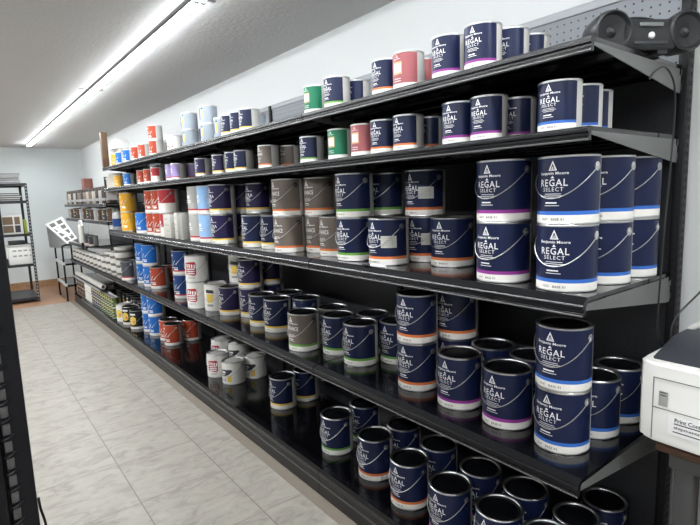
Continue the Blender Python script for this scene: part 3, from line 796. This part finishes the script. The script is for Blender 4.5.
# ------------------------------------------------------------------ printer and its table
PW = mat('printer_white', (.86, .855, .82), .42); PD = mat('printer_dark', (.035, .037, .045), .4); SEAM = mat('printer_seam', (.16, .16, .15), .6)
def printer():
    t = thing('printer', 'white laser printer with dark lid tray and paper label', 'printer', (0, 0, 0))
    z0 = .757
    x0, x1, y0, y1 = 1.505, 1.865, .13, .600
    bm = bmesh.new()
    prism(bm, [(x0 + .035, y1), (x0 + .012, y1 - .012), (x0, y1 - .045), (x0 - .004, .35), (x0, y0 + .03), (x0 + .03, y0), (x1, y0), (x1, y1)], z0 + .008, z0 + .245, axis='Z')
    bmesh.ops.bevel(bm, geom=[e for e in bm.edges if abs(e.verts[0].co.z - e.verts[1].co.z) < 1e-6], offset=.01, segments=3, affect='EDGES')
    for (a, b) in ((x0 + .04, y1 - .10), (x0 + .04, y0 + .06), (x1 - .05, y1 - .10), (x1 - .05, y0 + .06)): box(bm, a, b - .02, z0, a + .03, b + .02, z0 + .012)
    finish('body', bm, PW, t)
    bm = bmesh.new()   # seams of the front
    box(bm, x0 - .0045, y0 + .05, z0 + .113, x0 - .001, y1 - .046, z0 + .1145); box(bm, x0 - .0035, y1 - .0475, z0 + .02, x0 - .0005, y1 - .046, z0 + .2); box(bm, x0 - .0045, y0 + .05, z0 + .2, x0 - .001, y1 - .046, z0 + .2015)
    finish('panel_seams', bm, SEAM, t, smooth=False)
    bm = bmesh.new(); prism(bm, [(x0 + .02, z0 + .244), (x0 + .03, z0 + .252), (x0 + .17, z0 + .285), (x0 + .30, z0 + .285), (x0 + .32, z0 + .244)], y0 + .28, y1 - .03); bmesh.ops.bevel(bm, geom=bm.edges[:], offset=.004, segments=2, affect='EDGES')
    finish('control_panel', bm, PD, t)
    bm = bmesh.new(); lathe(bm, [(0, .003), (.006, .002), (.007, 0)], 14); finish('power_button', bm, BBS, t, loc=(x0 + .10, y1 - .075, z0 + .267))
    bm = bmesh.new(); prism(bm, [(x0 + .02, z0 + .244), (x0 + .06, z0 + .247), (x0 + .30, z0 + .262), (x0 + .32, z0 + .244)], y0 + .02, y0 + .28); finish('output_tray', bm, PD, t, smooth=False)
    bm = bmesh.new(); tube(bm, smoothpts([(x0 + .28, y1 - .03, z0 + .27), (x0 + .28, y1 - .06, z0 + .30), (x0 + .28, y1 - .12, z0 + .315), (x0 + .28, y0 + .08, z0 + .312), (x0 + .28, y0 + .03, z0 + .27)]), .009, 8); finish('scanner_hinge_arm', bm, PW, t)
    bm = bmesh.new(); box(bm, x0 - .0045, y1 - .085, z0 + .122, x0 - .002, y1 - .062, z0 + .165, bev=.001); lb = finish('badge', bm, mat('badge_grey', (.34, .34, .32), .4), t)
    bm = bmesh.new(); flat(bm, [rect2d(0, .012 - .008 * k, .016, .003) for k in range(2)], (x0 - .005, y1 - .0735, z0 + .15), (0, -1, 0), (0, 0, 1)); finish('print', bm, INK, lb, smooth=False)
    # paper label with printed lines
    bm = bmesh.new(); box(bm, x0 - .0052, .36, z0 + .048, x0 - .0035, y1 - .088, z0 + .104); st = finish('paper_label', bm, WHITE, t, smooth=False)
    bm = bmesh.new()
    flat(bm, [fit(text2d('Print Confirm', 1., .02), .052, .042, .082, .012), rect2d(.05, .0315, .08, .0032, 1), fit(text2d('shipments an', 1., .02), .05, .020, .08, .011), rect2d(.045, .008, .075, .003, 1)], (x0 - .0056, y1 - .094, z0 + .050), (0, -1, 0), (0, 0, 1))
    finish('lettering', bm, INK, st, smooth=False)
printer()
tw = wood_material('table_top_wood', (.035, .016, .010), (.085, .04, .022), 10, 3, .35)
t = thing('printer_table', 'dark wood table with grey steel legs under the printer', 'table', (0, 0, 0))
bm = bmesh.new(); box(bm, 1.515, -.55, .737, 1.875, .545, .757, bev=.003); finish('table_top', bm, tw, t)
GM = mat('table_grey_steel', (.05, .05, .05), .45)
bm = bmesh.new(); box(bm, 1.535, -.5, .69, 1.86, .515, .7368); finish('apron', bm, GM, t, smooth=False)
for (x, y) in ((1.535, .452), (1.80, .452), (1.535, -.5), (1.80, -.5)):
    bm = bmesh.new(); box(bm, x, y, 0, x + .055, y + .05, .69, bev=.004); finish('leg', bm, GM, t)
bm = bmesh.new(); box(bm, 1.60, -.44, .12, 1.795, .445, .6895, bev=.004)
tag(finish('storage_cabinet', bm, mat('cabinet_beige', (.42, .39, .34), .6)), 'beige cabinet box fitted beneath the printer table', 'cabinet')
bpy.data.objects['storage_cabinet'].parent = None

# ------------------------------------------------------------------ near left shelving end
def near_left():
    t = thing('shelf_upright', 'black slotted shelving upright at the left edge, close to viewer', 'upright', (0, 0, 0))
    y = 1.0
    bm = bmesh.new(); box(bm, .018, y - .012, 0, .0555, y + .07, 2.1, bev=.003); box(bm, -.03, y + .0, 0, .018, y + .07, 2.1)
    finish('post', bm, BLACK, t)
    CL = mat('clip_steel', (.065, .065, .064), .4)
    z = .66
    while z < 1.3:
        bm = bmesh.new(); box(bm, .0195, y - .0135, z, .0305, y - .0115, z + .019, bev=.0008); finish('slot_clip', bm, CL, t)
        bm = bmesh.new(); tube(bm, [(.017, y - .012, z + .0215), (.023, y - .0165, z + .0235), (.030, y - .0165, z + .0265), (.035, y - .012, z + .0285)], .0028, 6); finish('slot_bridge', bm, BLACK, t)
        z += .0305
    bm = bmesh.new(); box(bm, -.05, y - .02, .0, .0135, y - .0125, 2.1, bev=.002); finish('side_rail', bm, BLACK, t)
near_left()
bm = bmesh.new(); tube(bm, smoothpts([(.0580, .998, .985), (.0590, .996, .965), (.063, .995, .94), (.066, .994, .90), (.070, .99, .82), (.074, .99, .6), (.064, .99, .3), (.061, .99, .004)]), .0022, 6)
tag(finish('loose_cable', bm, BLACK), 'black cable hanging down the near left upright', 'cable')
bm = bmesh.new()
for zz in (.2, .75, 1.3, 1.75): box(bm, -.95, 1.09, zz, -.01, 8.0, zz + .03)
o = thing('shelf_rack', 'dark shelving unit behind the near left upright', 'shelving', (0, 0, 0))
bm.free()
for zz in (.14, .70, 1.25, 1.75):
    bm = bmesh.new(); box(bm, -.60, 1.09, zz, -.02, 2.2, zz + .03); finish('shelf_board', bm, DECK, o, smooth=False)
for y in (1.075, 2.2):
    bm = bmesh.new(); box(bm, -.60, y, 0, -.02, y + .014, 1.9); finish('end_panel', bm, BLACK, o, smooth=False)

# ------------------------------------------------------------------ rack against the back wall
RK = mat('rack_black', (.018, .018, .022), .4)
def rack():
    t = thing('metal_rack', 'black slotted angle rack standing by the back wall', 'rack', (0, 0, 0))
    x0, x1, y0, y1 = .455, .875, 9.06, 9.95
    for (x, y, sx, sy) in ((x0, y0, 1, 1), (x1, y0, -1, 1), (x0, y1, 1, -1), (x1, y1, -1, -1)):
        bm = bmesh.new(); box(bm, min(x, x + sx * .036), min(y, y + sy * .003), 0, max(x, x + sx * .036), max(y, y + sy * .003), 1.82); box(bm, min(x, x + sx * .003), min(y, y + sy * .036), 0, max(x, x + sx * .003), max(y, y + sy * .036), 1.82)
        p = finish('post', bm, RK, t, smooth=False)
        bm = bmesh.new(); z = .08
        while z < 1.8:
            yy = y - .0008 if sy > 0 else y + .0002
            box(bm, min(x + sx * .010, x + sx * .026), yy, z, max(x + sx * .010, x + sx * .026), yy + .0006, z + .022); z += .05
        finish('slots', bm, mat('slot_light', (.34, .36, .37), .6), p, smooth=False)
    for z in (.042, .565, 1.03, 1.53, 1.79):
        bm = bmesh.new(); box(bm, x0 + .004, y0 + .004, z + .028, x1 - .004, y1 - .004, z + .034); box(bm, x0 + .002, y0 + .0035, z, x1 - .002, y0 + .008, z + .04); box(bm, x0 + .002, y1 - .008, z, x1 - .002, y1 - .0035, z + .04); box(bm, x0 + .0035, y0 + .008, z, x0 + .008, y1 - .008, z + .04); box(bm, x1 - .008, y0 + .008, z, x1 - .0035, y1 - .008, z + .04)
        finish('shelf_board', bm, RK, t, smooth=False)
rack()
PAP = mat('magazine_paper', (.55, .55, .54), .6); PAPD = mat('magazine_cover', (.04, .04, .045), .5)
def mags(z, n, x1, names):
    rnd = random.Random(int(z * 100))
    for i in range(n):
        h = .030; bm = bmesh.new(); w = rnd.uniform(-.012, .012)
        box(bm, -.15, -.2, .0005, .15, .2, h * .6, bev=.002, mi=0); box(bm, -.151, -.201, h * .6, .151, .201, h - .0005, mi=1)
        o = finish('magazine', bm, [PAP, PAPD], None, loc=(x1 - .16 + w, 9.32 + rnd.uniform(-.02, .02), z + i * h), smooth=False, rotz=R(rnd.uniform(-5, 5)))
        tag(o, names.format(['lowest', 'second from bottom', 'third from bottom', 'fourth from bottom', 'topmost'][i if i < n - 1 else 4]), 'magazine', 'magazine stacks on the back rack')
mags(1.8245, 5, .80, 'magazine on the rack top by back wall, {} of stack')
mags(1.5645, 4, .79, 'magazine on the rack second shelf, {} of stack')
t = thing('sample_box', 'white box with four brown sample panels on the rack', 'box', (.615, 9.25, 1.0645))
bm = bmesh.new(); box(bm, -.13, -.14, 0, .155, .14, .29, bev=.004); finish('case', bm, mat('box_white', (.66, .66, .62), .5), t)
for (a, b, c, d, m) in ((-.10, .03, .15, .265, 'w1'), (.05, .12, .15, .265, 'w1'), (-.10, .03, .03, .135, 'w1'), (.05, .12, .03, .135, 'b')):
    bm = bmesh.new(); box(bm, a, -.1425, c, b, -.1395, d); finish('panel', bm, mat('sample_brown', (.15, .10, .06), .5, bump=.3, bscale=90) if m == 'w1' else PD, t, smooth=False)
bm = bmesh.new(); box(bm, -.02, -.13, 0, .02, .13, .215, bev=.003); tag(finish('binder', bm, mat('binder_green', (.30, .36, .04), .5), None, loc=(.802, 9.26, 1.0645)), 'lime green binder standing beside the sample box on the rack', 'binder')
t = thing('label_machine', 'white boxy machine with dark tray top on rack lower shelf', 'printer', (.695, 9.27, .5995))
bm = bmesh.new(); box(bm, -.155, -.15, 0, .165, .16, .27, bev=.012); finish('case', bm, PW, t)
bm = bmesh.new(); box(bm, -.165, -.155, .2705, .17, .16, .30, bev=.006); finish('lid', bm, mat('machine_lid', (.5, .5, .47), .5), t)
bm = bmesh.new(); box(bm, -.13, -.1, .3005, .08, .1, .36, bev=.006); finish('tray', bm, PD, t)
bm = bmesh.new()
for r_ in range(2):
    for c_ in range(3): box(bm, -.10 + .07 * c_, -.1525, .20 - .08 * r_, -.05 + .07 * c_, -.1495, .225 - .08 * r_)
    box(bm, .115, -.1525, .2 - .08 * r_, .135, -.1495, .22 - .08 * r_)
finish('print', bm, GREYP, t, smooth=False)
bm = bmesh.new(); box(bm, -.20, -.1, .001, -.165, .08, .10, bev=.005); tag(finish('small_box', bm, PD, None, loc=(.695, 9.27, .5995)), 'small dark box beside the white machine on the rack', 'box')

# ------------------------------------------------------------------ far sections: small goods
def small(kind, x, y, z, r, h, lab, grp, quart=True):
    root = proto(kind, quart, h, True, r); root.location = (x, y, z + .0003); tag(root, lab, 'paint can', grp); return root
def row(kind, y0, y1, x, z, r, h, n, tiers, txt, grp, quart=True):
    for i in range(n):
        y = y0 + (y1 - y0) * i / max(1, n - 1)
        for k in range(tiers):
            pos = ('upper ' if k == tiers - 1 else ('middle ' if k else 'lower ')) if tiers > 1 else ''
            small(kind, x, y, z + k * h, r, h, '%s%s, %s from the near end' % (pos, txt, ORDN[i]), grp, quart)
ORDN = ['first', 'second', 'third', 'fourth', 'fifth', 'sixth', 'seventh', 'eighth', 'ninth', 'tenth', 'eleventh', 'twelfth', 'thirteenth', 'fourteenth', 'fifteenth']
# bottom deck
row('olive', 6.34, 6.90, XF + .075, .1363, .043, .125, 6, 2, 'olive stain can on the bottom deck', 'olive stain cans')
row('dark', 7.02, 7.46, XF + .075, .1363, .043, .125, 5, 2, 'dark stain can on the bottom deck', 'dark stain cans')
row('plain_white', 7.57, 7.90, XF + .075, .1363, .043, .125, 4, 2, 'white tub on the bottom deck', 'white tubs on the bottom deck')
row('brown', 8.02, 8.50, XF + .075, .1363, .043, .125, 5, 2, 'brown stain can on the bottom deck', 'brown stain cans')
row('dog', 6.42, 7.0, XF + .36, .1363, GR, GH, 4, 1, 'black lidded pail in second row of the bottom deck', 'black pails', False)
row('dog', 5.64, 6.2, XF + .33, .1363, GR, GH, 4, 1, 'black lidded pail behind the picture pails', 'black pails', False)
row('dark', 7.15, 8.4, XF + .22, .1363, .055, .13, 8, 2, 'dark stain can behind bottom front row', 'dark stain cans')
# fourth level: spackle tubs
ORD4 = ORDN
def tub(x, y, z, r, h, lab, grp):
    key = ('tub', r, h)
    if key in CANS: o = copy_tree(CANS[key])
    else:
        o = thing('spackle_tub', 'x', 'tub')
        bm = bmesh.new(); lathe(bm, [(0, .001), (r * .88, .0), (r * .97, h * .8), (r * .97, h * .84)], 24); finish('body', bm, mat('tub_plastic', (.62, .60, .55), .45), o)
        bm = bmesh.new(); lathe(bm, [(r * .97, h * .84), (r, h * .84), (r, h * .97), (r * .96, h), (r * .9, h), (r * .86, h * .96), (0, h * .96)], 24); finish('lid', bm, LIDW, o)
        bm = bmesh.new(); lathe(bm, [(r * .925, h * .3), (r * .965, h * .65)], 24); finish('label', bm, mat('tub_label', (.12, .11, .10), .5), o)
        CANS[key] = o
    o.location = (x, y, z + .0003); tag(o, lab, 'tub', grp)
for k in range(2): tub(XF + .13, 5.90, SZ[2] + .205 * 0 + .115 * k + .20, .098, .115, '%s wide white tub above the tub pile by charcoal can' % ('upper' if k else 'lower'), 'wide white tubs') if False else None
for i, y in enumerate((5.87, 6.12, 6.36)):
    for k in range(3 if i else 4):
        tub(XF + .115, y, SZ[2] + .082 * k, .098, .082, 'wide white tub, %s of the %s stack, fourth level' % (['lowest', 'second', 'third', 'topmost'][k], ORDN[i]), 'wide white tubs')
for i in range(9):
    for k in range(2): tub(XF + .075, 6.54 + .235 * i, SZ[2] + .078 * k, .066, .078, '%s small white tub, fourth level, %s from near end' % ('upper' if k else 'lower', ORDN[i]), 'small white tubs')
# third far level (.93)
row('charcoal', 7.45, 8.0, XF + .12, .93, .06, .13, 3, 1, 'dark can on the far third level', 'dark cans')
# low extra shelf with white rollers
t = thing('metal_shelf', 'narrow black shelf holding white rollers, far sections', 'shelf', (0, 0, 0))
bm = bmesh.new(); box(bm, XF + .01, 6.75, .405, XF + .30, 8.60, .417); finish('deck', bm, DECK, t, smooth=False)
bm = bmesh.new(); prism(bm, [(XF + .002, .419), (XF + .0095, .419), (XF + .0095, .395), (XF + .002, .395)], 6.75, 8.60); finish('front_lip', bm, RAIL, t, smooth=False)
bm = bmesh.new(); box(bm, XF + .30, 6.75, .40, XB, 6.76, .417); box(bm, XF + .30, 8.58, .40, XB, 8.59, .417); finish('bracket', bm, BLACK, t, smooth=False)
ROL = mat('roller_nap', (.66, .65, .60), .85, bump=.5, bscale=200)
def roller(y, lab):
    if 'r' in CANS: o = copy_tree(CANS['r'])
    else:
        o = thing('roller_cover', 'x', 'paint roller')
        bm = bmesh.new(); lathe(bm, [(.018, .0), (.030, .0), (.034, .006), (.034, .219), (.030, .225), (.018, .225)], 20, axis='Y', cz=.034); finish('sleeve', bm, ROL, o)
        bm = bmesh.new(); lathe(bm, [(.018, .225), (.018, .0)], 16, axis='Y', cz=.034); finish('core', bm, mat('cardboard', (.26, .19, .12), .7), o)
        CANS['r'] = o
    o.location = (XF + .055, y, .4172); tag(o, lab, 'paint roller', 'roller covers on the narrow shelf')
for i in range(7): roller(6.80 + .245 * i, 'white roller cover lying on narrow shelf, %s from the near end' % ORDN[i])
# spray cans on the far top level, brown cans below
def spray(x, y, z, lab, v=0):
    ks = 's%d' % v; nmv = ['taupe', 'dark', 'cream'][v]; cv = [(.17, .13, .10), (.035, .03, .03), (.40, .36, .31)][v]
    if ks in CANS: o = copy_tree(CANS[ks])
    else:
        o = thing('spray_can', 'x', 'spray can')
        bm = bmesh.new(); lathe(bm, [(0, .002), (.031, 0), (.033, .004), (.033, .135), (.026, .15)], 18); finish('body', bm, mat('spray_' + nmv, cv, .35), o)
        bm = bmesh.new(); lathe(bm, [(.026, .148), (.027, .15), (.026, .185), (.022, .19), (0, .19)], 18); finish('cap', bm, mat('spray_cap', (.05, .04, .035), .4), o)
        bm = bmesh.new(); lathe(bm, [(.0335, .03), (.0335, .06)], 18); finish('label', bm, GREYP, o)
        CANS[ks] = o
    o.location = (x, y, z + .0003); tag(o, lab, 'spray can', 'spray cans on the far top level')
for i in range(15):
    for j in range(2):
        v = (i * 7 + j * 3 + i // 3) % 3
        spray(XF + .055 + .11 * j, 6.03 + .178 * i + (.03 if i % 4 == 1 else 0), 1.49, '%s row %s spray can, far top level, %s from the near end' % ('back' if j else 'front', ['taupe', 'dark', 'cream'][v], ORDN[i]), v)
for i in range(12): small(['brown', 'dark', 'brown', 'grey'][(i * 5) % 4], XF + .075, 6.06 + .224 * i, 1.285, .055, .14 if i % 3 else .155, '%s stain can on far second level, %s from the near end' % (['brown', 'dark', 'brown', 'grey'][(i * 5) % 4], ORDN[i]), 'stain cans on the far second level')
bm = bmesh.new(); box(bm, -.06, -.09, 0, .06, .09, .365, bev=.003); tag(finish('carton', bm, mat('carton_brown', (.20, .07, .05), .6), None, loc=(1.56, 8.30, 1.4903)), 'reddish brown carton standing behind the spray cans', 'carton')
# masking tape rolls at the far end of the upper shelves
TP = mat('masking_tape', (.58, .54, .46), .6); TC = mat('tape_core', (.22, .17, .12), .7)
def tape(x, y, z, lab):
    if 't' in CANS: o = copy_tree(CANS['t'])
    else:
        o = thing('tape_roll', 'x', 'tape roll')
        bm = bmesh.new(); lathe(bm, [(.038, .0), (.054, .0), (.055, .002), (.055, .034), (.054, .036), (.038, .036), (.038, .0)], 24); finish('tape', bm, TP, o)
        bm = bmesh.new(); lathe(bm, [(.0375, .0), (.034, .0), (.034, .036), (.0375, .036)], 24); finish('core', bm, TC, o)
        CANS['t'] = o
    o.location = (x, y, z + .0003); tag(o, lab, 'tape roll', 'tape rolls at the far shelf end')
for s, y in enumerate((5.69, 5.81, 5.92)):
    for k in range(4 - (s == 2)): tape(XF + .075, y, SZ[4] + .0365 * k, 'tape roll on second shelf end, %s in the %s stack' % (['lowest', 'second', 'third', 'topmost'][k], ORDN[s]))
for s, y in enumerate((5.70, 5.83)):
    for k in range(5): tape(1.43, y, SZ[5] + .0365 * k, 'tape roll on top shelf end, %s in the %s stack' % (['lowest', 'second', 'third', 'fourth', 'topmost'][k], ORDN[s]))
bm = bmesh.new(); box(bm, -.03, -.03, 0, .03, .03, .37, bev=.002); tag(finish('wood_block', bm, wood_material('raw_wood', (.075, .038, .017), (.135, .07, .032), 4, 20), None, loc=(1.315, 5.925, SZ[5] + .0003)), 'brown wooden block standing upright at the far top shelf end', 'wood block')
bm = bmesh.new(); prism(bm, [(-.07, .0), (.07, .0), (.07, .05), (.05, .09), (-.05, .095), (-.07, .05)], -.11, .11); tag(finish('paper_bundle', bm, WHITE, None, loc=(1.43, 5.765, SZ[5] + .1832)), 'white paper bundle on the tape stacks, top shelf far end', 'paper')
for nme, xx, zz, w, h, lab in (('price_card', 1.300, 1.5265, .10, .0882, 'white price card hanging below the second shelf end'), ('price_card', 1.30, 1.2, .04, .0488, 'small white card under the brown stain cans')):
    bm = bmesh.new(); box(bm, xx, 5.954 if w > .05 else 5.972, zz, xx + w, 5.956 if w > .05 else 5.974, zz + h); tag(finish(nme, bm, WHITE, smooth=False), lab, 'card')
# jug on third shelf, boards leaning
t = thing('jug', 'grey plastic jug with blue label and black cap, third shelf', 'jug', (XF + .09, 5.82, SZ[3] + .0003))
bm = bmesh.new(); lathe(bm, [(0, .001), (.066, 0), (.07, .006), (.07, .15), (.06, .175), (.03, .195), (.02, .20), (.02, .21)], 26); finish('body', bm, mat('jug_plastic', (.38, .38, .37), .4), t)
bm = bmesh.new(); lathe(bm, [(.0708, .035), (.0708, .12)], 26); finish('label', bm, cm('darkblue'), t)
bm = bmesh.new(); lathe(bm, [(.0235, .205), (.0235, .228), (.02, .231), (0, .231)], 18); finish('cap', bm, BBS, t)
def board(x, y, w, d, h, tilt, lab, m):
    bm = bmesh.new(); M = Matrix.Rotation(R(tilt), 4, 'Y'); box(bm, 0, -w / 2, 0, d, w / 2, h, bev=.002)
    o = finish('carton', bm, m, None, loc=(x, y, SZ[3] + .0003)); o.rotation_euler = (0, 0, R(4)); tag(o, lab, 'carton', 'white cartons before the red cans')
    bm = bmesh.new(); flat(bm, [rect2d(-w * .1, h * .80, w * .4, .008), rect2d(0, h * .55, w * .7, .006), rect2d(w * .1, h * .3, w * .5, .006)], (-.0006, 0, 0), (0, -1, 0), (0, 0, 1)); flat(bm, [rect2d(d / 2, h * .6, d * .5, .01), rect2d(d / 2, h * .4, d * .6, .006)], (0, -w / 2 - .0006, 0), (1, 0, 0), (0, 0, 1))
    finish('print', bm, GREYP, o, smooth=False)
CW = mat('carton_white', (.58, .57, .52), .55)
board(XF + .010, 4.02, .13, .085, .185, 0, 'white carton with grey print before the crimson cans', CW)
board(XF + .012, 3.82, .05, .10, .20, 0, 'tall narrow white carton beside the pale grey cans', CW)
board(XF + .016, 3.72, .05, .12, .195, 0, 'tall narrow pale carton nearest the sky blue cans', mat('carton_grey', (.36, .36, .33), .55))
# small marker lying on the third shelf
t = thing('marker_pen', 'black and white marker pen lying on third shelf front edge', 'pen', (XF + .025, 1.46, SZ[3] + .0065), R(4))
bm = bmesh.new(); lathe(bm, [(0, 0), (.006, .001), (.006, .085), (0, .086)], 12, axis='Y'); finish('barrel', bm, WHITE, t)
bm = bmesh.new(); lathe(bm, [(0, .0862), (.0065, .087), (.0065, .13), (0, .131)], 12, axis='Y'); finish('cap', bm, INK, t)

# ------------------------------------------------------------------ display stand at the far end of the shelving
def stand():
    t = thing('display_stand', 'white sloped colour card stand at the far shelf end', 'display stand', (0, 0, 0))
    A, B, Cc, D = Vector((1.11, 9.5, 1.17)), Vector((1.36, 9.5, 1.28)), Vector((1.425, 8.72, .955)), Vector((1.285, 8.72, .885))
    n = (B - A).cross(D - A); n.normalize()
    if n.z < 0: n = -n
    bm = bmesh.new(); top = [bm.verts.new(p + n * .012) for p in (A, B, Cc, D)]; bot = [bm.verts.new(p - n * .03) for p in (A, B, Cc, D)]
    fs = [bm.faces.new(top), bm.faces.new(bot[::-1])] + [bm.faces.new((top[i], bot[i], bot[(i + 1) % 4], top[(i + 1) % 4])) for i in range(4)]
    bmesh.ops.recalc_face_normals(bm, faces=bm.faces[:]); bd = finish('board', bm, mat('stand_white', (.74, .74, .72), .45), t, smooth=False)
    bm = bmesh.new()
    def Pq(u, v): return A.lerp(B, u).lerp(D.lerp(Cc, u), v) + n * .0135
    for i in range(2):
        for j in range(4):
            u0, v0 = .12 + .44 * i, .08 + .23 * j
            bm.faces.new([bm.verts.new(Pq(*q)) for q in ((u0, v0), (u0 + .30, v0), (u0 + .30, v0 + .16), (u0, v0 + .16))])
    bmesh.ops.recalc_face_normals(bm, faces=bm.faces[:]); finish('colour_cards', bm, mat('card_dark', (.10, .10, .09), .5), bd, smooth=False)
    bm = bmesh.new()
    sd = [A - n * .03, D - n * .03, D + Vector((0, 0, -.07)), Vector((1.13, 9.48, .80))]
    o1 = [bm.verts.new(p) for p in sd]; o2 = [bm.verts.new(p + Vector((.015, .0, 0))) for p in sd]
    bm.faces.new(o1); bm.faces.new(o2[::-1])
    for i in range(4): bm.faces.new((o1[i], o2[i], o2[(i + 1) % 4], o1[(i + 1) % 4]))
    bmesh.ops.recalc_face_normals(bm, faces=bm.faces[:]); finish('side_panel', bm, mat('stand_grey', (.26, .27, .27), .5), t, smooth=False)
    for y in (8.70, 9.42):
        bm = bmesh.new(); tube(bm, smoothpts([(1.20, y, .03), (1.20, y, .4), (1.20, y, .82), (1.215, y, .86), (1.26, y, .875), (1.38, y, .875), (1.42, y, .86), (1.43, y, .8), (1.43, y, .03)], 4), .013, 8); finish('frame', bm, BLACK, t)
    for z in (.60, .27):
        bm = bmesh.new(); box(bm, 1.215, 8.68, z - .04, 1.42, 9.45, z - .01); finish('shelf_board', bm, DECK, t, smooth=False)
        bm = bmesh.new(); box(bm, 1.186, 8.66, z - .03, 1.214, 9.47, z + .015, bev=.006); finish('shelf_edge', bm, mat('stand_edge', (.60, .60, .58), .45), t)
    for (x, y) in ((1.20, 8.70), (1.20, 9.42), (1.43, 8.70), (1.43, 9.42)):
        bm = bmesh.new(); lathe(bm, [(0, -.012), (.022, -.012), (.03, -.008), (.03, .008), (.022, .012), (0, .012)], 16, axis='X'); finish('caster', bm, BLACK, t, loc=(x, y, .0302))
stand()
# white brush with curved hanger in front of the far shelves
t = thing('hanging_roller', 'white roller hanging upright on the far shelf front', 'paint roller', (1.245, 7.30, .94))
bm = bmesh.new(); lathe(bm, [(.014, .05), (.030, .05), (.033, .058), (.033, .275), (.030, .283), (.014, .283)], 18); finish('sleeve', bm, ROL, t)
bm = bmesh.new(); lathe(bm, [(.012, -.03), (.014, -.02), (.014, .05)], 12); finish('grip', bm, BLACK, t)
bm = bmesh.new(); tube(bm, smoothpts([(0, 0, .27), (0, 0, .31), (0, -.02, .33), (0, -.08, .325), (0, -.12, .27)]), .010, 8); tube(bm, smoothpts([(0, .02, .33), (0, .08, .325), (0, .12, .28)]), .010, 8); finish('hanger', bm, WHITE, t)
bm = bmesh.new(); tube(bm, [(0, 0, .2), (.035, 0, .2)], .004, 6); finish('hook', bm, BLACK, t)

# ------------------------------------------------------------------ world, camera, colour management
w = bpy.data.worlds.new('room_ambient'); S.world = w; w.use_nodes = True
w.node_tree.nodes['Background'].inputs[0].default_value = (.6, .65, .7, 1); w.node_tree.nodes['Background'].inputs[1].default_value = .2
cam = bpy.data.cameras.new('camera'); co = link(bpy.data.objects.new('camera', cam)); S.camera = co
yaw, pitch, roll, f = CAM
fw = Vector((math.sin(yaw) * math.cos(pitch), math.cos(yaw) * math.cos(pitch), -math.sin(pitch))); rt = Vector((math.cos(yaw), -math.sin(yaw), 0)); dn = fw.cross(rt)
r2 = rt * math.cos(roll) + dn * math.sin(roll); d2 = -rt * math.sin(roll) + dn * math.cos(roll)
M3 = Matrix((r2, -d2, -fw)).transposed()
co.matrix_world = Matrix.Translation((0, 0, 1.4984)) @ M3.to_4x4()
cam.sensor_fit = 'HORIZONTAL'; cam.sensor_width = 36; cam.lens = f / 700 * 36; cam.clip_start = .02; cam.clip_end = 60
S.view_settings.view_transform = 'Standard'; S.view_settings.look = 'None'; S.view_settings.gamma = 1; S.view_settings.use_curve_mapping = False
S.view_settings.exposure = 0.42
for o in list(bpy.data.objects):
    if o.type == 'EMPTY' and o.get('label') == 'x': print('UNLABELLED', o.name)
